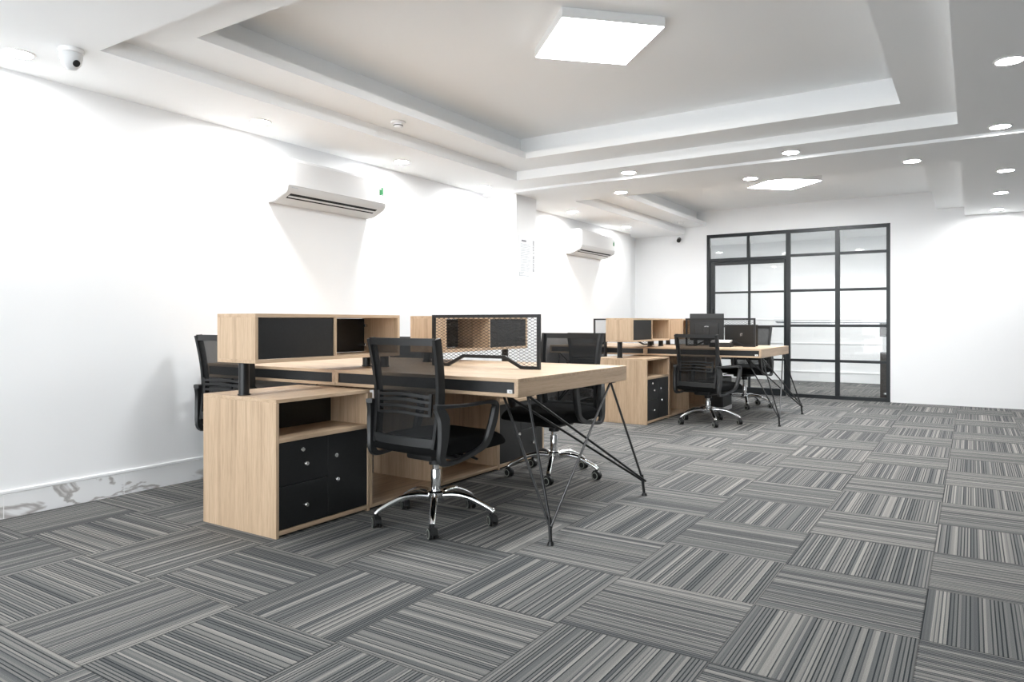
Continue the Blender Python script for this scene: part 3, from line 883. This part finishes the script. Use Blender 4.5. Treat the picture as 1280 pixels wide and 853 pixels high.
# ------------------------------------------------------------------ notice on the pillar
t = thing('wall_notice', 'white printed notice with dark vertical lettering on the pillar', 'notice', (-3.59, 5.0, 1.42), 0)
m = MB(); m.box(0, .003, -.155, .155, 0, .42, .0008); m.build('sheet', M['paper'], t)
rn = random.Random(3)
m = MB(); y = -.105
for k in range(7): m.box(.003, .0036, y, y + .009, .362, .378); y += .0125
m.build('heading', M['ink'], t)
m = MB()                                   # upright column of capital letters, read from the side
z = .075
for wlen in (9, 7):
    for k in range(wlen):
        m.box(.003, .0036, .105, .109, z, z + .014)
        m.box(.003, .0036, .125, .129, z, z + .014) if rn.random() < .6 else None
        m.box(.003, .0036, .105, .129, z, z + .004) if rn.random() < .8 else None
        m.box(.003, .0036, .105, .129, z + .010, z + .014) if rn.random() < .6 else None
        z += .0185
    z += .016
m.build('side_lettering', M['ink'], t)
m = MB()
z = .34
for k in range(17):
    if k in (3, 6, 9, 12): z -= .004
    m.box(.003, .0035, -.125, -.125 + .13 + rn.random() * .06, z - .004, z); z -= .0155
for k in range(3): m.box(.003, .0035, -.13, -.13 + [.07, .05, .16][k], .055 - .016 * k, .060 - .016 * k)
m.box(.003, .0035, -.145, -.135, .02, .06)
m.build('small_print', M['greyink'], t)

# ------------------------------------------------------------------ cameras and detectors on the ceiling
t = thing('security_camera', 'white dome security camera on the ceiling near the left wall', 'camera', (-3.385, .63, ZF), 0)
m = MB(); m.lathe([(0, 0), (.052, 0), (.055, -.006), (.052, -.018), (.046, -.022), (0, -.022)]); m.build('mount', M['white'], t, True)
m = MB(); m.lathe([(.047, -.022), (.047, -.04), (.040, -.07), (.022, -.092), (0, -.098)], n=28); m.build('dome', M['acw'], t, True)
m = MB(); m.lathe([(0, 0), (.016, .001), (.016, .006), (.011, .009), (0, .009)], (.034, .004, -.070), 18, axis=(.75, .15, -.5)); m.build('lens', M['dark'], t, True)
t = thing('smoke_detector', 'small white smoke detector on the near tray step', 'smoke detector', (-3.11, 2.57, Z1), 0)
m = MB(); m.lathe([(0, 0), (.047, 0), (.05, -.004), (.046, -.012), (0, -.012)]); m.build('base_plate', M['white'], t, True)
m = MB(); m.lathe([(.030, -.012), (.032, -.02), (.030, -.034), (.024, -.04), (0, -.042)]); m.build('sensor', M['white'], t, True)
m = MB(); m.lathe([(.0325, -.024), (.0328, -.028), (.0325, -.030)]); m.build('vent_band', M['dark'], t, True)
t = thing('smoke_detector', 'tiny white smoke detector on the far tray step near the partition', 'smoke detector', (-3.14, 8.2, Z1), 0)
m = MB(); m.lathe([(0, 0), (.047, 0), (.05, -.004), (.046, -.012), (0, -.012)]); m.build('base_plate', M['white'], t, True)
m = MB(); m.lathe([(.030, -.012), (.032, -.02), (.030, -.034), (.024, -.04), (0, -.042)]); m.build('sensor', M['white'], t, True)
t = thing('security_camera', 'small dark security camera high on the end wall left of the partition', 'camera', (-3.37, YB, 2.17), 0)
m = MB(); m.cyl(0, -.012, -.02, .02, .0, n=3) if False else m.box(-.025, .025, -.012, 0, -.02, .035, .003); m.build('bracket', M['white'], t)
m = MB(); m.lathe([(0, -.03), (.024, -.028), (.028, 0), (.028, .06), (0, .062)], (0, -.05, -.005), 18, axis=(.2, -.9, -.4)); m.build('body', M['plastic'], t, True)
m = MB(); m.tube([(0, -.008, .0), (0, -.05, .0)], .008, 8); m.build('arm', M['white'], t, True)

# ------------------------------------------------------------------ lights the room has
def panel_light(label, x, y, mat='panel'):
    t = thing('panel_light', label, 'ceiling light', (x, y, Z2), D(45), 'square panel lights in the ceiling trays')
    s = .275
    m = MB(); m.box(-s, s, -s, s, -.052, 0, .003); m.build('housing', M['white'], t)
    m = MB(); m.box(-s + .006, s - .006, -s + .006, s - .006, -.0545, -.0522); m.build('diffuser', M[mat], t)
    return t
panel_light('large square panel light in the near ceiling tray', -1.565, 2.435)
panel_light('square panel light in the far ceiling tray before the partition', -1.59, 7.10, 'panel_far')
dl = None
def downlight(label, x, y, z, first=[None]):
    if first[0] is None:
        t = thing('downlight', label, 'downlight', (x, y, z), 0, 'round recessed downlights')
        m = MB(); m.lathe([(.055, -.001), (.057, -.006), (.064, -.006), (.069, -.001), (.069, .0), (.055, .0)]); m.build('trim_ring', M['white'], t, True)
        m = MB(); m.lathe([(0, -.0035), (.0555, -.0035), (.0555, -.0012), (0, -.0012)]); m.build('lamp', M['spot'], t, True)
        first[0] = t
    else: t = dup(first[0], (x, y, z), 0, label)
    return t
downlight('downlight at the top right corner of the photo, nearest on the right', .29, 3.17, ZF)
downlight('downlight farthest right along the near side of the ceiling beam', .29, 4.555, ZF)
downlight('middle downlight along the near side of the ceiling beam', -1.0, 4.555, ZF)
downlight('leftmost downlight along the near side of the ceiling beam', -2.305, 4.555, ZF)
downlight('leftmost downlight on the beam just before the far tray', -2.695, 5.265, ZB)
downlight('middle downlight on the beam just before the far tray', -1.475, 5.265, ZB)
downlight('rightmost downlight on the beam just before the far tray', -.253, 5.265, ZB)
downlight('nearest of the three downlights right of the far tray', .37, 6.07, ZB)
downlight('middle of the three downlights right of the far tray', .37, 7.27, ZB)
downlight('downlight right of the far tray closest to the end wall', .37, 8.47, ZB)
downlight('left wall downlight near the dome security camera', -3.645, .52, ZF)
downlight('left wall downlight before the near air conditioner', -3.645, 1.88, ZF)
downlight('left wall downlight just past the near air conditioner', -3.65, 3.21, ZF)
downlight('left wall downlight just before the pillar', -3.70, 4.42, ZF)
downlight('left wall downlight just beyond the pillar', -3.65, 6.08, ZB)
downlight('left wall downlight past the far air conditioner', -3.67, 7.60, ZB)
for x, y, lab in ((-2.75, 10.2, 'leftmost downlight in the next room behind the glazing'), (-1.9, 10.2, 'middle downlight in the next room behind the glazing'), (-.9, 10.0, 'rightmost downlight in the next room behind the glazing')):
    q_ = downlight(lab, x, y, 2.36)
    for c in kids(q_):
        if c.name.startswith('lamp'): c.data = c.data.copy(); c.data.materials[0] = M['farspot']

# daylight from the glazed street front behind the camera
w = bpy.data.worlds.new('World'); scene.world = w; w.use_nodes = True
bg = w.node_tree.nodes['Background']
bg.inputs['Color'].default_value = (.93, .97, 1.0, 1); bg.inputs['Strength'].default_value = 3.0

# ------------------------------------------------------------------ camera
cam = bpy.data.cameras.new('Camera'); co = bpy.data.objects.new('Camera', cam); COL.objects.link(co)
co.location = (.13678, -1.03651, .98274)
co.rotation_euler = (PI / 2, 0, .57419)
cam.sensor_fit = 'HORIZONTAL'; cam.sensor_width = 36.0
cam.lens = 888.85 / 1280 * 36.0
cam.shift_y = -23.3 / 1280
cam.clip_start = .02
scene.camera = co

scene.view_settings.view_transform = 'Standard'; scene.view_settings.look = 'None'
scene.view_settings.gamma = 1; scene.view_settings.use_curve_mapping = False
scene.view_settings.exposure = 1.1
cy_ = scene.cycles
cy_.use_denoising = True
cy_.max_bounces = 10; cy_.diffuse_bounces = 6; cy_.transparent_max_bounces = 16; cy_.sample_clamp_indirect = 8
